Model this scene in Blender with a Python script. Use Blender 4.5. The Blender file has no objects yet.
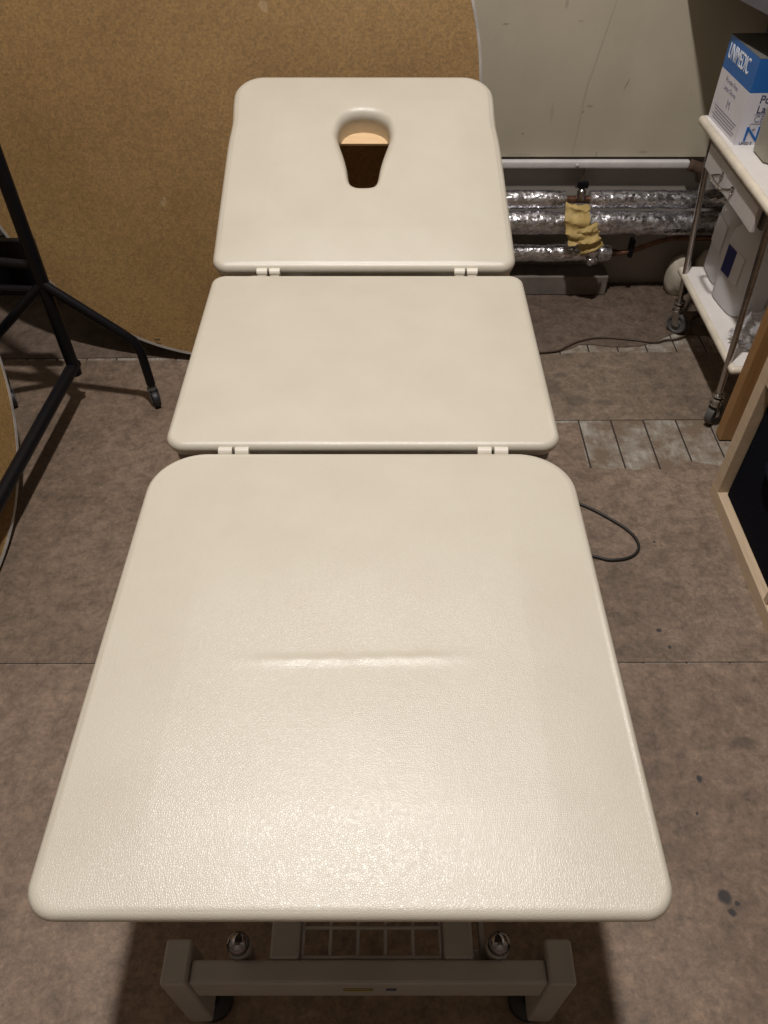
import bpy, bmesh, math, random
from mathutils import Vector, Matrix
random.seed(7)
R = math.radians
C = bpy.context.scene.collection
scene = bpy.context.scene

# ---------------------------------------------------------------- camera, world, exposure
CAM_H = 1.42
cam_data = bpy.data.cameras.new('camera'); cam = bpy.data.objects.new('camera', cam_data); C.objects.link(cam)
cam.location = (0, 0, CAM_H); cam.rotation_euler = (R(90 - 46.45), 0, 0)
cam_data.sensor_fit = 'VERTICAL'; cam_data.sensor_height = 24.0; cam_data.lens = 775.0 / 1024.0 * 24.0
cam_data.clip_start = 0.02
scene.camera = cam
vs = scene.view_settings
vs.view_transform = 'Standard'; vs.look = 'None'; vs.gamma = 1.0; vs.use_curve_mapping = False
vs.exposure = -0.08
w = bpy.data.worlds.new('world'); scene.world = w; w.use_nodes = True
w.node_tree.nodes['Background'].inputs[0].default_value = (1.0, 0.9, 0.8, 1); w.node_tree.nodes['Background'].inputs[1].default_value = 0.02
LAMPS = [((-0.07, 1.04, 3.42), 0.07, 92.0, (1.0, 0.945, 0.90))]

# ---------------------------------------------------------------- materials
def mat(name, col, rough=0.6, metal=0.0, **k):
    m = bpy.data.materials.new(name); m.use_nodes = True
    nt = m.node_tree; b = nt.nodes['Principled BSDF']
    b.inputs['Base Color'].default_value = (*col, 1); b.inputs['Roughness'].default_value = rough; b.inputs['Metallic'].default_value = metal
    for kk, v in k.items(): b.inputs[kk.replace('_', ' ')].default_value = v
    return m
class N:
    def __init__(s, m):
        s.m = m; s.nt = m.node_tree; s.b = s.nt.nodes['Principled BSDF']
        s.tc = s.nt.nodes.new('ShaderNodeTexCoord')
    def coord(s, scale=(1, 1, 1), rot=(0, 0, 0), loc=(0, 0, 0)):
        n = s.nt.nodes.new('ShaderNodeMapping'); n.inputs['Scale'].default_value = scale; n.inputs['Rotation'].default_value = rot; n.inputs['Location'].default_value = loc
        s.nt.links.new(s.tc.outputs['Object'], n.inputs['Vector']); return n.outputs[0]
    def noise(s, scale, detail=4, rough=0.55, vec=None, dist=0.0):
        n = s.nt.nodes.new('ShaderNodeTexNoise'); n.inputs['Scale'].default_value = scale; n.inputs['Detail'].default_value = detail
        n.inputs['Roughness'].default_value = rough; n.inputs['Distortion'].default_value = dist
        s.nt.links.new(vec or s.tc.outputs['Object'], n.inputs['Vector']); return n.outputs['Fac']
    def vor(s, scale, feature='F1', vec=None, out='Distance'):
        n = s.nt.nodes.new('ShaderNodeTexVoronoi'); n.feature = feature; n.inputs['Scale'].default_value = scale
        s.nt.links.new(vec or s.tc.outputs['Object'], n.inputs['Vector']); return n.outputs[out]
    def ramp(s, fac, stops):
        n = s.nt.nodes.new('ShaderNodeValToRGB'); s.nt.links.new(fac, n.inputs[0])
        e = n.color_ramp.elements
        while len(e) < len(stops): e.new(0.5)
        for i, (p, c) in enumerate(stops): e[i].position = p; e[i].color = (*c, 1) if len(c) == 3 else c
        return n.outputs[0]
    def mix(s, fac, a, b, mode='MIX'):
        n = s.nt.nodes.new('ShaderNodeMix'); n.data_type = 'RGBA'; n.blend_type = mode
        for sock, v in ((n.inputs[0], fac), (n.inputs[6], a), (n.inputs[7], b)):
            if isinstance(v, (int, float)): sock.default_value = v
            elif isinstance(v, tuple): sock.default_value = (*v, 1)
            else: s.nt.links.new(v, sock)
        return n.outputs[2]
    def math(s, op, a, b=0.0, c=0.0, clamp=False):
        n = s.nt.nodes.new('ShaderNodeMath'); n.operation = op; n.use_clamp = clamp
        for i, v in enumerate((a, b, c)):
            if isinstance(v, (int, float)): n.inputs[i].default_value = v
            else: s.nt.links.new(v, n.inputs[i])
        return n.outputs[0]
    def color(s, o): s.nt.links.new(o, s.b.inputs['Base Color'])
    def rough(s, o): s.nt.links.new(o, s.b.inputs['Roughness'])
    def bump(s, h, strength=0.3, dist=0.002):
        n = s.nt.nodes.new('ShaderNodeBump'); n.inputs['Strength'].default_value = strength; n.inputs['Distance'].default_value = dist
        s.nt.links.new(h, n.inputs['Height'])
        s.nt.links.new(n.outputs[0], s.b.inputs['Normal']); return n
    def spots(s, lst, warp=0.012, wscale=40):
        """mask of soft blots at (x, y, rx, ry)"""
        nz = s.nt.nodes.new('ShaderNodeTexNoise'); nz.inputs['Scale'].default_value = wscale
        s.nt.links.new(s.tc.outputs['Object'], nz.inputs['Vector'])
        va = s.nt.nodes.new('ShaderNodeVectorMath'); va.operation = 'MULTIPLY_ADD'
        s.nt.links.new(nz.outputs['Color'], va.inputs[0]); va.inputs[1].default_value = (warp,) * 3
        s.nt.links.new(s.tc.outputs['Object'], va.inputs[2])
        sep = s.nt.nodes.new('ShaderNodeSeparateXYZ'); s.nt.links.new(va.outputs[0], sep.inputs[0])
        tot = None
        for (x, y, rx, ry) in lst:
            a = s.math('MULTIPLY', s.math('SUBTRACT', sep.outputs[0], x + warp / 2), 1 / rx)
            b = s.math('MULTIPLY', s.math('SUBTRACT', sep.outputs[1], y + warp / 2), 1 / ry)
            d = s.math('ADD', s.math('MULTIPLY', a, a), s.math('MULTIPLY', b, b))
            mk = s.math('SUBTRACT', 1.4, d, clamp=True)
            tot = mk if tot is None else s.math('MAXIMUM', tot, mk)
        return tot

def m_leather():
    m = mat('cream_vinyl', (0.70, 0.62, 0.48), 0.42); n = N(m)
    v = n.vor(430, 'DISTANCE_TO_EDGE'); v2 = n.noise(9, 3)
    c = n.ramp(v2, [(0.3, (0.53, 0.49, 0.412)), (0.7, (0.56, 0.525, 0.447))]); n.color(c)
    h = n.math('MINIMUM', v, 0.25); hh = n.math('ADD', h, n.math('MULTIPLY', n.noise(120, 3), 0.35))
    n.bump(hh, 0.36, 0.0012)
    n.b.inputs['Specular IOR Level'].default_value = 0.8; n.b.inputs['Roughness'].default_value = 0.385
    return m
def m_hardboard(name, base, spots=(), seed=0.0, stains=()):
    m = mat(name, base, 0.7); n = N(m)
    big = n.noise(2.3, 6, 0.65, n.coord(loc=(seed, seed * 2, 0))); mid = n.noise(24, 8, 0.78, n.coord(loc=(seed, 0, 0)), 0.3); fine = n.noise(85, 7, 0.85)
    d = tuple(x * k for x, k in zip(base, (0.72, 0.70, 0.68))); l = tuple(x * k for x, k in zip(base, (1.22, 1.24, 1.24)))
    c1 = n.ramp(big, [(0.3, d), (0.72, l)])
    c2 = n.ramp(mid, [(0.36, (0.56, 0.53, 0.51)), (0.48, (0.92, 0.90, 0.88)), (0.62, (1.34, 1.29, 1.25))])
    c = n.mix(0.8, c1, c2, 'MULTIPLY')
    c = n.mix(0.55, c, n.ramp(fine, [(0.36, (0.48, 0.46, 0.45)), (0.64, (1.55, 1.52, 1.5))]), 'MULTIPLY')
    scr = n.noise(3, 3, 0.6, n.coord((2, 60, 1), (0, 0, 0.9)))
    c = n.mix(n.math('MULTIPLY', n.math('GREATER_THAN', scr, 0.70), 0.16), c, (0.34, 0.28, 0.22))
    scr2 = n.noise(3, 3, 0.6, n.coord((55, 2, 1), (0, 0, 0.5)))
    c = n.mix(n.math('MULTIPLY', n.math('GREATER_THAN', scr2, 0.71), 0.12), c, (0.05, 0.035, 0.03))
    speck = n.vor(22, 'F1'); sel = n.math('LESS_THAN', speck, 0.075)
    c = n.mix(n.math('MULTIPLY', sel, 0.22), c, (0.05, 0.035, 0.03))
    if stains: c = n.mix(n.math('MULTIPLY', n.spots(stains, 0.03, 18), 0.45), c, (0.06, 0.045, 0.035))
    if spots: c = n.mix(n.math('MULTIPLY', n.spots(spots, 0.008, 60), 0.92, clamp=True), c, (0.028, 0.026, 0.03))
    n.color(c)
    n.bump(n.math('ADD', fine, mid), 0.35, 0.002)
    n.rough(n.ramp(mid, [(0.3, (0.52,) * 3), (0.7, (0.78,) * 3)]))
    return m
def m_boards():
    m = mat('bare_floorboards', (0.3, 0.27, 0.23), 0.8); n = N(m)
    sep = n.nt.nodes.new('ShaderNodeSeparateXYZ'); n.nt.links.new(n.tc.outputs['Object'], sep.inputs[0])
    f = n.math('FRACT', n.math('ADD', n.math('DIVIDE', sep.outputs[0], 0.0925), 0.01))
    gap = n.math('LESS_THAN', n.math('MINIMUM', f, n.math('SUBTRACT', 1.0, f)), 0.025)
    g = n.noise(14, 6, 0.7, n.coord((6, 1, 1)), 0.5); p = n.noise(11, 5, 0.7)
    c = n.ramp(g, [(0.25, (0.20, 0.175, 0.15)), (0.5, (0.32, 0.295, 0.255)), (0.75, (0.46, 0.44, 0.40))])
    c = n.mix(n.ramp(p, [(0.42, (1, 1, 1)), (0.62, (0, 0, 0))]), c, (0.17, 0.125, 0.09))
    c = n.mix(gap, c, (0.03, 0.022, 0.017)); n.color(c); n.bump(n.math('SUBTRACT', g, gap), 0.4, 0.003)
    return m
def m_cork():
    m = mat('cork_board', (0.26, 0.17, 0.07), 0.68); n = N(m)
    big = n.noise(2.4, 5, 0.6); fine = n.noise(150, 3, 0.7); v = n.vor(110, 'F1', out='Color')
    c = n.ramp(big, [(0.3, (0.20, 0.118, 0.042)), (0.7, (0.275, 0.172, 0.066))])
    c = n.mix(0.6, c, n.ramp(fine, [(0.3, (0.55, 0.52, 0.5)), (0.68, (1.42, 1.38, 1.3))]), 'MULTIPLY')
    c = n.mix(0.3, c, n.ramp(v, [(0.2, (0.6, 0.6, 0.6)), (0.8, (1.3, 1.3, 1.3))]), 'MULTIPLY')
    scr = n.noise(2.0, 3, 0.6, n.coord((3, 3, 40), (0, 0.35, 0)))
    c = n.mix(n.math('MULTIPLY', n.math('GREATER_THAN', scr, 0.73), 0.22), c, (0.5, 0.4, 0.26))
    n.color(c); n.bump(fine, 0.3, 0.0015); return m
WALL_MARKS = [(0.708, 0.642, 0.0025, 0.02, 0.35, 0.7), (0.423, 0.503, 0.004, 0.004, 0, 0.8), (0.502, 0.566, 0.006, 0.03, 0, 0.25), (0.338, 0.795, 0.012, 0.003, 0, 0.6), (0.612, 0.582, 0.012, 0.005, 0, 0.5), (0.594, 0.566, 0.004, 0.004, 0, 0.7), (0.612, 0.731, 0.0025, 0.2, 0.18, 0.35), (0.589, 0.543, 0.004, 0.16, 0.05, 0.25), (0.658, 0.44, 0.003, 0.012, 0, 0.6), (0.499, 0.843, 0.006, 0.015, 0, 0.4), (0.545, 0.802, 0.01, 0.003, 0, 0.4), (0.802, 0.449, 0.02, 0.006, 0, 0.35), (0.422, 0.44, 0.05, 0.008, 0, 0.2)]
def m_wall(name, col, marks=()):
    m = mat(name, col, 0.55); n = N(m)
    big = n.noise(1.6, 5, 0.6); st = n.noise(1.6, 5, 0.6, n.coord((3.5, 3.5, 0.7)), 0.4); sp = n.vor(7.5)
    c = n.ramp(big, [(0.3, tuple(x * 0.86 for x in col)), (0.7, tuple(x * 1.08 for x in col))])
    c = n.mix(0.3, c, n.ramp(st, [(0.35, (0.84, 0.83, 0.8)), (0.6, (1.05, 1.05, 1.05))]), 'MULTIPLY')
    c = n.mix(n.math('MULTIPLY', n.math('LESS_THAN', sp, 0.03), 0.6), c, (0.12, 0.1, 0.07))
    sx = n.nt.nodes.new('ShaderNodeSeparateXYZ'); n.nt.links.new(n.tc.outputs['Object'], sx.inputs[0])
    for (x, z, rx, rz, sl, a) in marks:   # (x, z) scuffs: thin slanting ellipses
        dz = n.math('SUBTRACT', sx.outputs[2], z); dx = n.math('SUBTRACT', n.math('SUBTRACT', sx.outputs[0], x), n.math('MULTIPLY', dz, sl))
        d = n.math('ADD', n.math('POWER', n.math('ABSOLUTE', n.math('MULTIPLY', dx, 1 / rx)), 2), n.math('POWER', n.math('ABSOLUTE', n.math('MULTIPLY', dz, 1 / rz)), 2))
        c = n.mix(n.math('MULTIPLY', n.math('SUBTRACT', 1.0, d, clamp=True), a), c, (0.16, 0.13, 0.10))
    n.color(c); n.bump(n.math('ADD', st, n.math('MULTIPLY', n.noise(45, 4), 0.15)), 0.25, 0.006); return m
def m_foil():
    m = mat('aluminium_foil', (0.62, 0.61, 0.62), 0.22, 0.95); n = N(m)
    a = n.noise(34, 3, 0.55, n.coord((1, 2.0, 2.0)), 1.0); b = n.vor(70)
    n.rough(n.ramp(n.noise(60, 2), [(0.4, (0.12,) * 3), (0.6, (0.36,) * 3)]))
    n.color(n.ramp(a, [(0.35, (0.38, 0.37, 0.39)), (0.62, (0.82, 0.81, 0.85))]))
    n.bump(n.math('ADD', a, n.math('MULTIPLY', b, 0.5)), 0.5, 0.005); return m
def m_wood(name, a, b, scale=(1, 1, 12), rough=0.5):
    m = mat(name, a, rough); n = N(m)
    inv = tuple(14.0 / s for s in scale)
    g = n.noise(1.5, 5, 0.6, n.coord(inv), 0.8); g2 = n.noise(9, 4, 0.6, n.coord(inv))
    c = n.mix(0.4, n.ramp(g, [(0.3, a), (0.7, b)]), n.ramp(g2, [(0.3, (0.75,) * 3), (0.7, (1.2,) * 3)]), 'MULTIPLY'); n.color(c); n.bump(g2, 0.15, 0.001); return m
def m_mottle(name, col, rough=0.5, metal=0.0, amt=0.25, scale=18, bump=0.1):
    m = mat(name, col, rough, metal); n = N(m); g = n.noise(scale, 5, 0.65)
    n.color(n.ramp(g, [(0.3, tuple(x * (1 - amt) for x in col)), (0.7, tuple(min(1, x * (1 + amt * 0.6)) for x in col))])); n.bump(g, bump, 0.002); return m
def m_fabric(name, col):
    m = mat(name, col, 0.95, Specular_IOR_Level=0.08); n = N(m)
    a = n.nt.nodes.new('ShaderNodeTexWave'); a.inputs['Scale'].default_value = 220; n.nt.links.new(n.tc.outputs['Object'], a.inputs[0])
    n.color(n.ramp(n.noise(160, 3), [(0.3, tuple(x * 0.6 for x in col)), (0.7, tuple(x * 1.5 for x in col))])); n.bump(a.outputs['Fac'], 0.3, 0.0006); return m
M = dict(
    leather=m_leather(), boards=m_boards(), cork=m_cork(),
    wall=m_wall('painted_wall', (0.47, 0.425, 0.33), WALL_MARKS), walllow=m_wall('grey_lower_wall', (0.31, 0.28, 0.25)),
    plain=m_wall('off_white_paint', (0.33, 0.29, 0.24)),
    foil=m_foil(), rim=m_mottle('scuffed_aluminium', (0.50, 0.48, 0.46), 0.38, 0.5),
    under=m_mottle('grey_board_edge', (0.20, 0.18, 0.17), 0.6), ply=m_wood('pale_plywood', (0.72, 0.50, 0.28), (0.80, 0.58, 0.35), (12, 1, 1)),
    base=m_mottle('grey_enamel', (0.41, 0.385, 0.37), 0.42, 0.0, 0.12, 9), hinge=m_mottle('ivory_metal', (0.70, 0.66, 0.58), 0.35, 0.0, 0.1),
    chrome=mat('chrome', (0.62, 0.61, 0.62), 0.06, 1.0), knob=mat('chrome_dark_reflection', (0.30, 0.29, 0.31), 0.05, 1.0), dullchrome=m_mottle('dull_chrome', (0.48, 0.45, 0.43), 0.25, 1.0, 0.3, 30),  # knob: chrome darkened to stand for its reflection of the couch underside
    black=mat('black_paint', (0.005, 0.005, 0.007), 0.38, 0.0, Specular_IOR_Level=0.22), rubber=mat('black_rubber', (0.016, 0.016, 0.018), 0.5),
    greywheel=m_mottle('grey_rubber', (0.10, 0.097, 0.095), 0.5), white=m_mottle('white_enamel', (0.74, 0.71, 0.69), 0.3, 0.0, 0.10, 7),
    cream=m_mottle('cream_edge', (0.66, 0.60, 0.50), 0.4, 0.0, 0.15), drawer=m_mottle('pale_grey_enamel', (0.52, 0.49, 0.48), 0.4, 0.0, 0.08),
    trunk=m_mottle('white_plastic', (0.62, 0.60, 0.60), 0.4, 0.0, 0.15), copper=m_mottle('tarnished_copper', (0.21, 0.11, 0.07), 0.4, 0.7, 0.4, 40),
    rust=m_mottle('rusty_iron', (0.10, 0.06, 0.04), 0.8, 0.2, 0.5, 60), yellow=m_mottle('yellow_tape', (0.50, 0.36, 0.13), 0.65, 0.0, 0.35, 30, 0.6),
    skirt=m_mottle('dusty_paint', (0.17, 0.145, 0.125), 0.8, 0.0, 0.3, 12), steel=m_mottle('painted_steel', (0.13, 0.13, 0.15), 0.45, 0.3, 0.2),
    blue=m_mottle('blue_print', (0.016, 0.12, 0.40), 0.4, 0.0, 0.08), card=m_mottle('white_card', (0.62, 0.61, 0.66), 0.5, 0.0, 0.05), cardtop=m_mottle('box_top_card', (0.13, 0.12, 0.11), 0.6),
    greyprint=mat('grey_print', (0.27, 0.27, 0.33), 0.6), darkprint=mat('dark_print', (0.05, 0.06, 0.12), 0.6), whiteprint=mat('white_print', (0.75, 0.78, 0.82), 0.6),
    olive=m_mottle('taupe_plastic', (0.27, 0.25, 0.20), 0.35, 0.0, 0.12, 6), lid=m_mottle('grey_plastic', (0.35, 0.35, 0.33), 0.4),
    bluelabel=m_mottle('navy_label', (0.018, 0.022, 0.15), 0.4), label=m_mottle('white_label', (0.66, 0.64, 0.66), 0.5, 0.0, 0.06),
    birch=m_wood('pale_birch', (0.52, 0.40, 0.27), (0.60, 0.47, 0.33), (1, 12, 1)), timber=m_wood('brown_timber', (0.26, 0.135, 0.05), (0.36, 0.20, 0.08), (1, 1, 12)),
    fabric=m_fabric('navy_black_fabric', (0.0055, 0.006, 0.011)), cable=mat('black_cable', (0.02, 0.018, 0.017), 0.5), bcable=mat('brown_cable', (0.07, 0.045, 0.03), 0.6),
    sack=m_mottle('dirty_white_cloth', (0.50, 0.45, 0.37), 0.8, 0.0, 0.25, 14, 0.4), yellowprint=mat('yellow_print', (0.45, 0.38, 0.05), 0.5),
    shade=mat('opal_lamp_glass', (0.8, 0.8, 0.78), 0.3))
mj = mat('clouded_plastic', (0.78, 0.77, 0.79), 0.3); mj.node_tree.nodes['Principled BSDF'].inputs['Transmission Weight'].default_value = 0.22; mj.node_tree.nodes['Principled BSDF'].inputs['IOR'].default_value = 1.3
M['jug'] = mj
mb_ = mat('clear_film', (0.85, 0.85, 0.88), 0.18); mb_.node_tree.nodes['Principled BSDF'].inputs['Transmission Weight'].default_value = 0.75; mb_.node_tree.nodes['Principled BSDF'].inputs['IOR'].default_value = 1.15
M['film'] = mb_

# ---------------------------------------------------------------- helpers
def link(name, me, m=None, parent=None, smooth=False):
    if m: me.materials.append(m)
    if smooth:
        for p in me.polygons: p.use_smooth = True
    o = bpy.data.objects.new(name, me); C.objects.link(o)
    if parent: o.parent = parent
    return o
def obj(name, bm, m, parent=None, smooth=False, auto=None):
    bmesh.ops.recalc_face_normals(bm, faces=bm.faces)
    me = bpy.data.meshes.new(name); bm.to_mesh(me); bm.free()
    o = link(name, me, m, parent, smooth)
    if auto:
        me.shade_flat() if not smooth else None
        md = None
        for e in me.edges: pass
        me.set_sharp_from_angle(angle=R(auto)) if smooth else None
    return o
def thing(name, label, cat, loc=(0, 0, 0), rz=0, group=None):
    o = bpy.data.objects.new(name, None); C.objects.link(o); o.empty_display_size = 0.05
    o.location = loc; o.rotation_euler = (0, 0, rz); return tag(o, label, cat, group)
def tag(o, label, cat, group=None):
    o['label'] = label; o['category'] = cat
    if group: o['group'] = group
    return o
def struct(o): o['kind'] = 'structure'; return o
def box(bm, c, s, bev=0.0, seg=2, M4=None):
    r = bmesh.ops.create_cube(bm, size=1.0); vs_ = r['verts']
    bmesh.ops.scale(bm, vec=s, verts=vs_)
    if bev:
        ed = list({e for v in vs_ for e in v.link_edges})
        r2 = bmesh.ops.bevel(bm, geom=ed, offset=bev, segments=seg, profile=0.5, affect='EDGES')
        vs_ = list({v for f in r2['faces'] for v in f.verts} | {v for v in vs_ if v.is_valid})
    T = Matrix.Translation(c)
    if M4: T = T @ M4
    bmesh.ops.transform(bm, matrix=T, verts=vs_)
    return vs_
def B(*boxes, bev=0.0, seg=2):
    bm = bmesh.new()
    for c, s in boxes: box(bm, c, s, bev, seg)
    return bm
def tube(bm, pts, r, n=14, cap=True, rs=None):
    pts = [Vector(p) for p in pts]; rings = []
    t0 = (pts[1] - pts[0]).normalized(); up = Vector((0, 0, 1)) if abs(t0.z) < 0.9 else Vector((1, 0, 0))
    nrm = t0.cross(up).normalized()
    for i, p in enumerate(pts):
        a = (pts[i] - pts[i - 1]).normalized() if i else t0
        b = (pts[i + 1] - pts[i]).normalized() if i < len(pts) - 1 else a
        t = (a + b).normalized() if (a + b).length > 1e-6 else a
        nrm = (nrm - t * nrm.dot(t)).normalized(); bn = t.cross(nrm)
        rr = rs[i] if rs else r; k = 1 / max(0.5, t.dot(b))
        rings.append([bm.verts.new(p + (nrm * math.cos(2 * math.pi * j / n) + bn * math.sin(2 * math.pi * j / n)) * rr * (k if 0 < i < len(pts) - 1 else 1)) for j in range(n)])
    for a, b in zip(rings, rings[1:]):
        for j in range(n): bm.faces.new((a[j], a[(j + 1) % n], b[(j + 1) % n], b[j]))
    if cap: bm.faces.new(rings[0]); bm.faces.new(rings[-1])
    return bm
def smoothpath(pts, k=6):
    pts = [Vector(p) for p in pts]; out = []
    for i in range(len(pts) - 1):
        p0 = pts[max(0, i - 1)]; p1 = pts[i]; p2 = pts[i + 1]; p3 = pts[min(len(pts) - 1, i + 2)]
        for j in range(k):
            t = j / k
            out.append(0.5 * ((2 * p1) + (-p0 + p2) * t + (2 * p0 - 5 * p1 + 4 * p2 - p3) * t * t + (-p0 + 3 * p1 - 3 * p2 + p3) * t ** 3))
    return out + [pts[-1]]
def lathe(bm, prof, n=32, T=None):
    rings = [[bm.verts.new((r * math.cos(2 * math.pi * j / n), r * math.sin(2 * math.pi * j / n), z)) for j in range(n)] if r > 1e-6 else [bm.verts.new((0, 0, z))] for r, z in prof]
    for a, b in zip(rings, rings[1:]):
        for j in range(n):
            k = (j + 1) % n
            if len(a) == 1 and len(b) == 1: continue
            if len(a) == 1: bm.faces.new((a[0], b[j], b[k]))
            elif len(b) == 1: bm.faces.new((a[j], a[k], b[0]))
            else: bm.faces.new((a[j], a[k], b[k], b[j]))
    if T is not None: bmesh.ops.transform(bm, matrix=T, verts=[v for rg in rings for v in rg])
    return bm
def prism(bm, pts2, z0, z1, T=None):
    a = [bm.verts.new((x, y, z0)) for x, y in pts2]; b = [bm.verts.new((x, y, z1)) for x, y in pts2]
    bm.faces.new(a); bm.faces.new(b)
    for i in range(len(a)): j = (i + 1) % len(a); bm.faces.new((a[i], a[j], b[j], b[i]))
    if T is not None: bmesh.ops.transform(bm, matrix=T, verts=a + b)
    return bm
def text(name, s, size, T, m, parent, extr=0.0004, sx=1.0):
    cu = bpy.data.curves.new('t', 'FONT'); cu.body = s; cu.size = size; cu.extrude = extr
    o = bpy.data.objects.new('t', cu); C.objects.link(o)
    me = bpy.data.meshes.new_from_object(o.evaluated_get(bpy.context.evaluated_depsgraph_get()))
    bpy.data.objects.remove(o); bpy.data.curves.remove(cu)
    me.transform(T @ Matrix.Diagonal((sx, 1, 1, 1))); me.name = name; me.materials.clear()
    return link(name, me, m, parent)
RX = lambda a: Matrix.Rotation(R(a), 4, 'X'); RY = lambda a: Matrix.Rotation(R(a), 4, 'Y'); RZ = lambda a: Matrix.Rotation(R(a), 4, 'Z')
TR = lambda x, y, z: Matrix.Translation((x, y, z))

# ---------------------------------------------------------------- room
WL, WR, WB, WF, WH = -1.50, 1.75, 2.46, -1.60, 3.50
struct(obj('floor', B(((0.125, 0.43, -0.053), (3.45, 4.26, 0.10))), M['boards']))
struct(obj('ceiling', B(((0.125, 0.43, WH + 0.05), (3.45, 4.26, 0.10))), M['plain']))
struct(obj('wall_back', B(((0.125, WB + 0.05, (WH + 0.435) / 2), (3.25, 0.10, WH - 0.435))), M['wall']))
struct(obj('wall_back', B(((0.125, WB + 0.055, 0.2145), (3.25, 0.09, 0.441))), M['walllow']))
struct(obj('wall_left', B(((WL - 0.05, 0.43, WH / 2 - 0.003), (0.10, 4.26, WH))), M['plain']))
struct(obj('wall_right', B(((WR + 0.05, 0.43, WH / 2 - 0.003), (0.10, 4.26, WH))), M['plain']))
struct(obj('wall_front', B(((0.125, WF - 0.05, WH / 2 - 0.003), (3.25, 0.10, WH))), M['plain']))
struct(obj('baseboard_back', B(((-0.37, 2.42, 0.035), (2.26, 0.08, 0.07)), bev=0.004), M['skirt']))

def ragged(a, b, n, amp, seed):
    rnd = random.Random(seed); out = []; off = 0
    for i in range(n):
        t = i / n; off = 0.6 * off + rnd.uniform(-amp, amp)
        out.append((a[0] + (b[0] - a[0]) * t, a[1] + (b[1] - a[1]) * t + (off if i else 0)))
    return out
hb1 = m_hardboard('brown_hardboard', (0.212, 0.157, 0.120), spots=[(0.585, 0.438, 0.012, 0.013), (0.604, 0.428, 0.005, 0.005), (0.590, 0.414, 0.007, 0.006), (0.601, 0.648, 0.006, 0.007), (0.577, 0.583, 0.003, 0.004)], stains=[(0.71, 0.72, 0.03, 0.015)])
hb2 = m_hardboard('worn_hardboard', (0.21, 0.16, 0.124), seed=3.1, spots=[(0.607, 0.99, 0.006, 0.005), (0.62, 0.945, 0.004, 0.004), (0.66, 1.25, 0.004, 0.004)], stains=[])
hb3 = m_hardboard('dimmed_pale_hardboard', (0.185, 0.145, 0.112), seed=7.7, stains=[(0.56, 1.80, 0.035, 0.025), (0.50, 1.86, 0.03, 0.03), (0.64, 1.79, 0.03, 0.015), (0.53, 1.93, 0.02, 0.015)])  # base colour lowered to paint in light fading with distance
hb2l = m_hardboard('darker_worn_hardboard', (0.170, 0.126, 0.094), seed=9.9)  # darker base colour than the worn sheet to its right
hb4 = m_hardboard('dimmed_hardboard', (0.12, 0.09, 0.07), seed=12.3)  # farthest sheet: dimmer light away from the lamp put into the colour
def sheet(pts, m):
    bm = bmesh.new(); prism(bm, pts, -0.003, 0.0)
    return struct(obj('floor', bm, m))
sheet([(WL, WF), (WR, WF), (WR, 0.9065), (WL, 0.9005)], hb1)
sheet([(WL, 0.9035), (-0.302, 0.9062), (-0.302, 2.0), (WL, 1.997)], hb2l)
sheet([(-0.298, 0.9063), (WR, 0.9115)] + [(WR, 1.53)] + ragged((1.2, 1.53), (0.86, 1.52), 8, 0.004, 2) + [(0.80, 1.545), (0.775, 1.515)] + ragged((0.76, 1.50), (0.545, 1.51), 16, 0.006, 5) + [(0.545, 1.512), (0.552, 1.70), (-0.298, 1.70)], hb2)
top3 = ragged((1.75, 2.05), (0.93, 2.045), 6, 0.006, 8) + ragged((0.93, 2.045), (0.57, 2.045), 12, 0.004, 9) + [(0.545, 2.03), (0.5, 2.032), (-0.298, 2.0)]
sheet([(-0.298, 1.703), (0.55, 1.712), (WR, 1.722)] + top3, hb3)
bot4 = [(WL, 2.004), (0.5, 2.036), (0.56, 2.05), (0.60, 2.07)] + ragged((0.62, 2.085), (0.84, 2.075), 9, 0.006, 12) + [(0.86, 2.10), (0.90, 2.125)] + ragged((0.94, 2.15), (1.2, 2.10), 8, 0.007, 14) + [(WR, 2.09)]
sheet(bot4 + [(WR, WB), (WL, WB)], hb4)

# ---------------------------------------------------------------- ceiling lamps
for i, (loc, rad, pw, colr) in enumerate(LAMPS):
    t = thing('ceiling_lamp', 'round ceiling lamp above the middle of the couch', 'lamp', (loc[0], loc[1], WH))
    bm = bmesh.new(); lathe(bm, [(0, 0), (0.10, 0), (0.10, -0.025), (0.085, -0.035), (0.085, -0.03), (0, -0.03)]); obj('lamp_housing', bm, M['white'], t, True, 30)
    ld = bpy.data.lights.new('bulb', 'AREA'); ld.shape = 'DISK'; ld.size = rad * 2; ld.energy = pw; ld.color = colr
    lo = bpy.data.objects.new('bulb', ld); C.objects.link(lo); lo.parent = t; lo.location = (0, 0, -0.045)

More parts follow.
